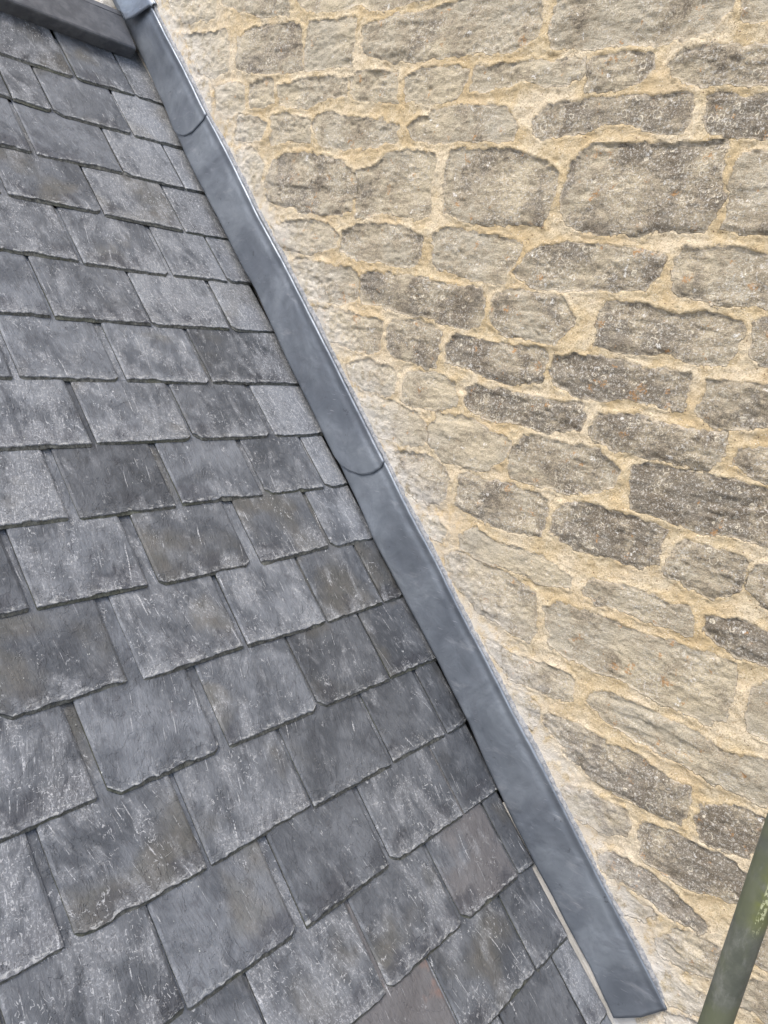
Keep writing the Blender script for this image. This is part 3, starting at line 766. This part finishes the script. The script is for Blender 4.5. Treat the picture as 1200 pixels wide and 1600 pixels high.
def extrude_profile(name, prof, x0, x1, mat, parent, nseg=40, jit=0.0, smooth=False):
    prof = np.array(prof); n_ = len(prof)
    xs = np.linspace(x0, x1, nseg); V = []
    for i, x in enumerate(xs):
        for j, (s_, h_) in enumerate(prof):
            dj = jit * (fbm(np.array(x / 0.09), np.array(j * 3.3), 7, 3))
            V.append(P(x, s_ + float(dj), h_ + float(dj) * 0.5))
    F = []
    for i in range(nseg - 1):
        for j in range(n_):
            a = i * n_ + j; b = i * n_ + (j + 1) % n_
            F.append([a, b, b + n_, a + n_])
    o = mesh_obj(name, V, F, mat, parent, smooth=smooth)
    me = o.data
    import bmesh
    bm = bmesh.new(); bm.from_mesh(me); bm.verts.ensure_lookup_table()
    bm.faces.new([bm.verts[j] for j in range(n_)][::-1]); bm.faces.new([bm.verts[(nseg - 1) * n_ + j] for j in range(n_)])
    bm.normal_update(); bm.to_mesh(me); bm.free()
    return o


# angular ridge tile: near wing with a thick square lip, far wing behind it
wing = [(LIP + 0.003, -0.006), (LIP, 0.033), (LIP + 0.002, 0.038), (LIP + 0.008, 0.041), (AP_S, AP_H), (AP_S, AP_H - 0.026), (LIP + 0.03, 0.020), (LIP + 0.028, -0.006)]
for x0, x1 in ((-0.925, 0.004), (XMIN, -0.932)):
    o = extrude_profile('ridge_tile', wing, x0, x1, M_RIDGE, roof, 90, 0.0022)
    o = extrude_profile('ridge_tile', wing, x0, x1, M_RIDGE, roof, 90, 0.0022)
    co = np.array([mirror(v.co) for v in o.data.vertices], dtype=np.float32)
    o.data.vertices.foreach_set('co', co.ravel()); o.data.flip_normals(); o.data.update()

# ------------------------------------------------------------------ lead soaker showing beside the slates
def strip(name, sv, prof, mat, parent, jit=0.001):
    V = []
    for s_ in sv:
        for j, (x, h_) in enumerate(prof):
            V.append(P(x + jit * float(fbm(np.array(s_ / 0.1), np.array(j * 1.7), 4, 3)), s_, h_))
    return mesh_obj(name, V, grid_faces(len(sv), len(prof)), mat, parent, smooth=False)


strip('soaker', np.linspace(-0.95, -0.29, 60), [(-0.11, -0.0125), (-0.06, -0.0125), (-0.012, -0.010), (-0.006, -0.004), (-0.005, 0.05)], M_SOAK, roof)

# ------------------------------------------------------------------ lead cover flashing: three lapped lengths
LO = [(2.564, 0.036, 1.8), (2.324, 0.04, 1.797), (2.117, 0.033, 1.795), (1.908, 0.033, 1.793), (1.703, 0.034, 1.791), (1.483, 0.042, 1.789), (1.313, 0.033, 1.787), (1.112, 0.028, 1.785), (0.911, 0.024, 1.783), (0.798, 0.028, 1.782), (0.633, 0.022, 1.78), (0.548, 0.013, 1.779), (0.35, 0.017, 1.777), (0.139, 0.024, 1.775), (-0.059, 0.024, 1.773), (-0.187, 0.012, 1.772), (-0.462, 0.012, 1.769), (-0.631, 0.016, 1.767), (-0.732, 0.022, 1.766), (-0.868, 0.015, 1.765)]
UP = [(2.62, 0.206), (2.469, 0.197), (2.309, 0.201), (2.105, 0.194), (1.94, 0.198), (1.686, 0.187), (1.483, 0.195), (1.286, 0.193), (1.108, 0.19), (0.961, 0.183), (0.726, 0.175), (0.547, 0.167), (0.395, 0.172), (0.215, 0.163), (0.068, 0.166), (-0.017, 0.166), (-0.082, 0.162), (-0.247, 0.17), (-0.388, 0.166), (-0.536, 0.161), (-0.702, 0.164), (-0.877, 0.158)]
lo = np.array(sorted([(a[0], a[1], a[2] - 1.8) for a in LO])); up = np.array(sorted(UP))
up[:, 1] = 0.45 * up[:, 1] + 0.55 * np.polyval(np.polyfit(up[:, 0], up[:, 1], 2), up[:, 0])
lead = thing('lead_flashing', 'long grey lead cover flashing running down the joint of roof and wall', 'flashing')


def lead_sheet(name, s_top, endc, lift, seed, lip=0.0):
    """endc: list of (v, s) giving the curved lower end of the sheet, v = 0 at the slates, 1 at the wall chase"""
    nu = int((s_top - min(q[1] for q in endc)) / 0.008) + 2
    vv = np.concatenate([np.linspace(0, 0.96, 26), [0.98, 1.0]])
    ev = np.interp(vv, [q[0] for q in endc], [q[1] for q in endc])
    tq = np.linspace(0, 1, nu)
    S_ = ev[None, :] + (s_top - ev[None, :]) * tq[:, None]
    V_ = np.broadcast_to(vv[None, :], S_.shape)
    hl = np.interp(S_, lo[:, 0], lo[:, 1]) - 0.004; xl = np.interp(S_, lo[:, 0], lo[:, 2]) + np.interp(S_, [2.2, 2.55], [0, 0.022]); hu = np.interp(S_, up[:, 0], up[:, 1])
    H_ = hl + (hu - hl) * V_
    X_ = xl + (-0.009 - xl) * V_ - lift * np.interp(S_, [1.5, 2.4], [1, 0.35])
    X_ = X_ - 0.0060 * fbm(S_ / 0.20, V_ * 1.3, 91 + seed, 3, 0.45) - 0.0022 * fbm(S_ / 0.05, V_ * 3, 95 + seed, 2)
    # dressed hollow just below the turned-in top edge, rolled highlight at the edge itself
    X_ = X_ - 0.0015 * np.exp(-((V_ - 0.965) / 0.03) ** 2) + 0.002 * np.exp(-((V_ - 0.86) / 0.06) ** 2)
    X_ = np.where(V_ > 0.985, X_ + 0.003, X_)
    X_ = X_ + 0.0016 * np.exp(-V_ / 0.03)                       # bottom edge eased in
    X_ = X_ - lip * np.exp(-(S_ - ev[None, :]) / 0.006) * 0.001
    th = 0.0022
    top = Pn(X_, S_, H_); bot = Pn(X_ + th, S_, H_)
    nr, nc = S_.shape; n0 = nr * nc
    F = [grid_faces(nr, nc), grid_faces(nr, nc, n0)[:, ::-1]]
    idx = np.arange(n0).reshape(nr, nc)
    for e, flip in ((idx[0], 0), (idx[-1], 1), (idx[:, 0], 1), (idx[:, -1], 0)):
        q = np.stack([e[:-1], e[:-1] + n0, e[1:] + n0, e[1:]], 1)
        F.append(q[:, ::-1] if flip else q)
    return mesh_obj(name, np.concatenate([top.reshape(-1, 3), bot.reshape(-1, 3)]), np.concatenate(F), M_LEAD, lead)


E3 = [(0, -0.868), (0.5, -0.881), (1, -0.878)]
E2 = [(0, 0.835), (0.05, 0.795), (0.16, 0.765), (0.38, 0.728), (0.62, 0.711), (0.84, 0.708), (1, 0.716)]
E1 = [(0, 2.20), (0.06, 2.172), (0.2, 2.142), (0.42, 2.118), (0.72, 2.104), (1, 2.098)]
lead_sheet('lead_sheet', 0.90, E3, 0.0, 1)
lead_sheet('lead_sheet', 2.27, E2, 0.0040, 2)
lead_sheet('lead_sheet', 2.90, E1, 0.0080, 3)
# top piece: comes down the wall from the far slope and laps over the ridge end
y2, z2 = apex[1], apex[2]


def top_lead():
    # outline in the plane of the wall (s, h)
    ev = [(0, 2.70), (0.25, 2.668), (0.86, 2.612), (0.90, 2.600), (0.93, 2.612), (1.0, 2.600)]
    vv = np.linspace(0, 1, 30); e = np.interp(vv, [q[0] for q in ev], [q[1] for q in ev])
    V = []; rowsn = 46
    for t_ in np.linspace(0, 1, rowsn):
        for v_, e_ in zip(vv, e):
            h_ = 0.075 + v_ * 0.150
            s_ = e_ + t_ * 0.62
            x = -0.0185 - 0.0035 * float(fbm(np.array(s_ / 0.12), np.array(v_ * 1.6), 12, 3)) + (0.010 * max(0, v_ - 0.9) / 0.1)
            V.append(P(x, s_, h_))
    n0 = len(V)
    V = V + [(a + 0.0022, b, c) for a, b, c in V]
    F = [grid_faces(rowsn, 30), grid_faces(rowsn, 30, n0)[:, ::-1]]
    idx = np.arange(n0).reshape(rowsn, 30)
    for e_, flip in ((idx[0], 0), (idx[-1], 1), (idx[:, 0], 1), (idx[:, -1], 0)):
        q = np.stack([e_[:-1], e_[:-1] + n0, e_[1:] + n0, e_[1:]], 1)
        F.append(q[:, ::-1] if flip else q)
    mesh_obj('lead_sheet', V, np.concatenate(F), M_LEAD, lead)


top_lead()
# crinkled pointing bead along the chase
sv = np.arange(-0.872, 3.1, 0.0045); V = []
NB = 9
for s_ in sv:
    hu = float(np.interp(s_, up[:, 0], up[:, 1])) if s_ < 2.6 else 0.206 + (s_ - 2.6) * 0.02
    wdt = 0.017 + 0.008 * float(fbm(np.array(s_ / 0.05), np.array(1.0), 66, 3)) + 0.004 * float(fbm(np.array(s_ / 0.012), np.array(5.0), 67, 2))
    if s_ < -0.83: wdt *= max(0.1, (s_ + 0.875) / 0.045)
    for j in range(NB):
        a = j / (NB - 1)
        bul = math.sin(a * math.pi) ** 0.6 * 0.0075 * (1 + 0.8 * float(fbm(np.array(s_ / 0.016), np.array(a * 3), 68, 3)))
        V.append(P(-0.004 - bul + 0.010 * a, s_, hu - 0.003 + a * wdt))
mesh_obj('pointing_bead', V, grid_faces(len(sv), NB), M_BEAD, lead)

# ------------------------------------------------------------------ scaffold tube
NP = 48; V = []; ring_z = [0.0, 1.0, 2.0, 3.0, 3.6, 4.4, 5.2, 5.9]
for z in ring_z:
    for j in range(NP):
        a = 2 * math.pi * j / NP; V.append((POLE_R * math.cos(a), POLE_R * math.sin(a), z))
ri = POLE_R - 0.004; no = len(V)
for z in ring_z:
    for j in range(NP):
        a = 2 * math.pi * j / NP; V.append((ri * math.cos(a), ri * math.sin(a), z))
F = []
for i in range(len(ring_z) - 1):
    for j in range(NP):
        a, b = i * NP + j, i * NP + (j + 1) % NP
        F.append([a, b, b + NP, a + NP]); F.append([no + a + NP, no + b + NP, no + b, no + a])
l = (len(ring_z) - 1) * NP
for j in range(NP):
    b = (j + 1) % NP
    F.append([l + j, l + b, no + l + b, no + l + j]); F.append([b, j, no + j, no + b])
pole = mesh_obj('scaffold_pole', V, F, M_POLE)
pole.location = (POLE_X, POLE_Y, 0)
pole.rotation_euler = (math.atan2(0.01582, 0.99987), 0, 0)
pole['label'] = 'weathered grey scaffold tube with yellow-green algae, upright before the stone wall'
pole['category'] = 'scaffold pole'
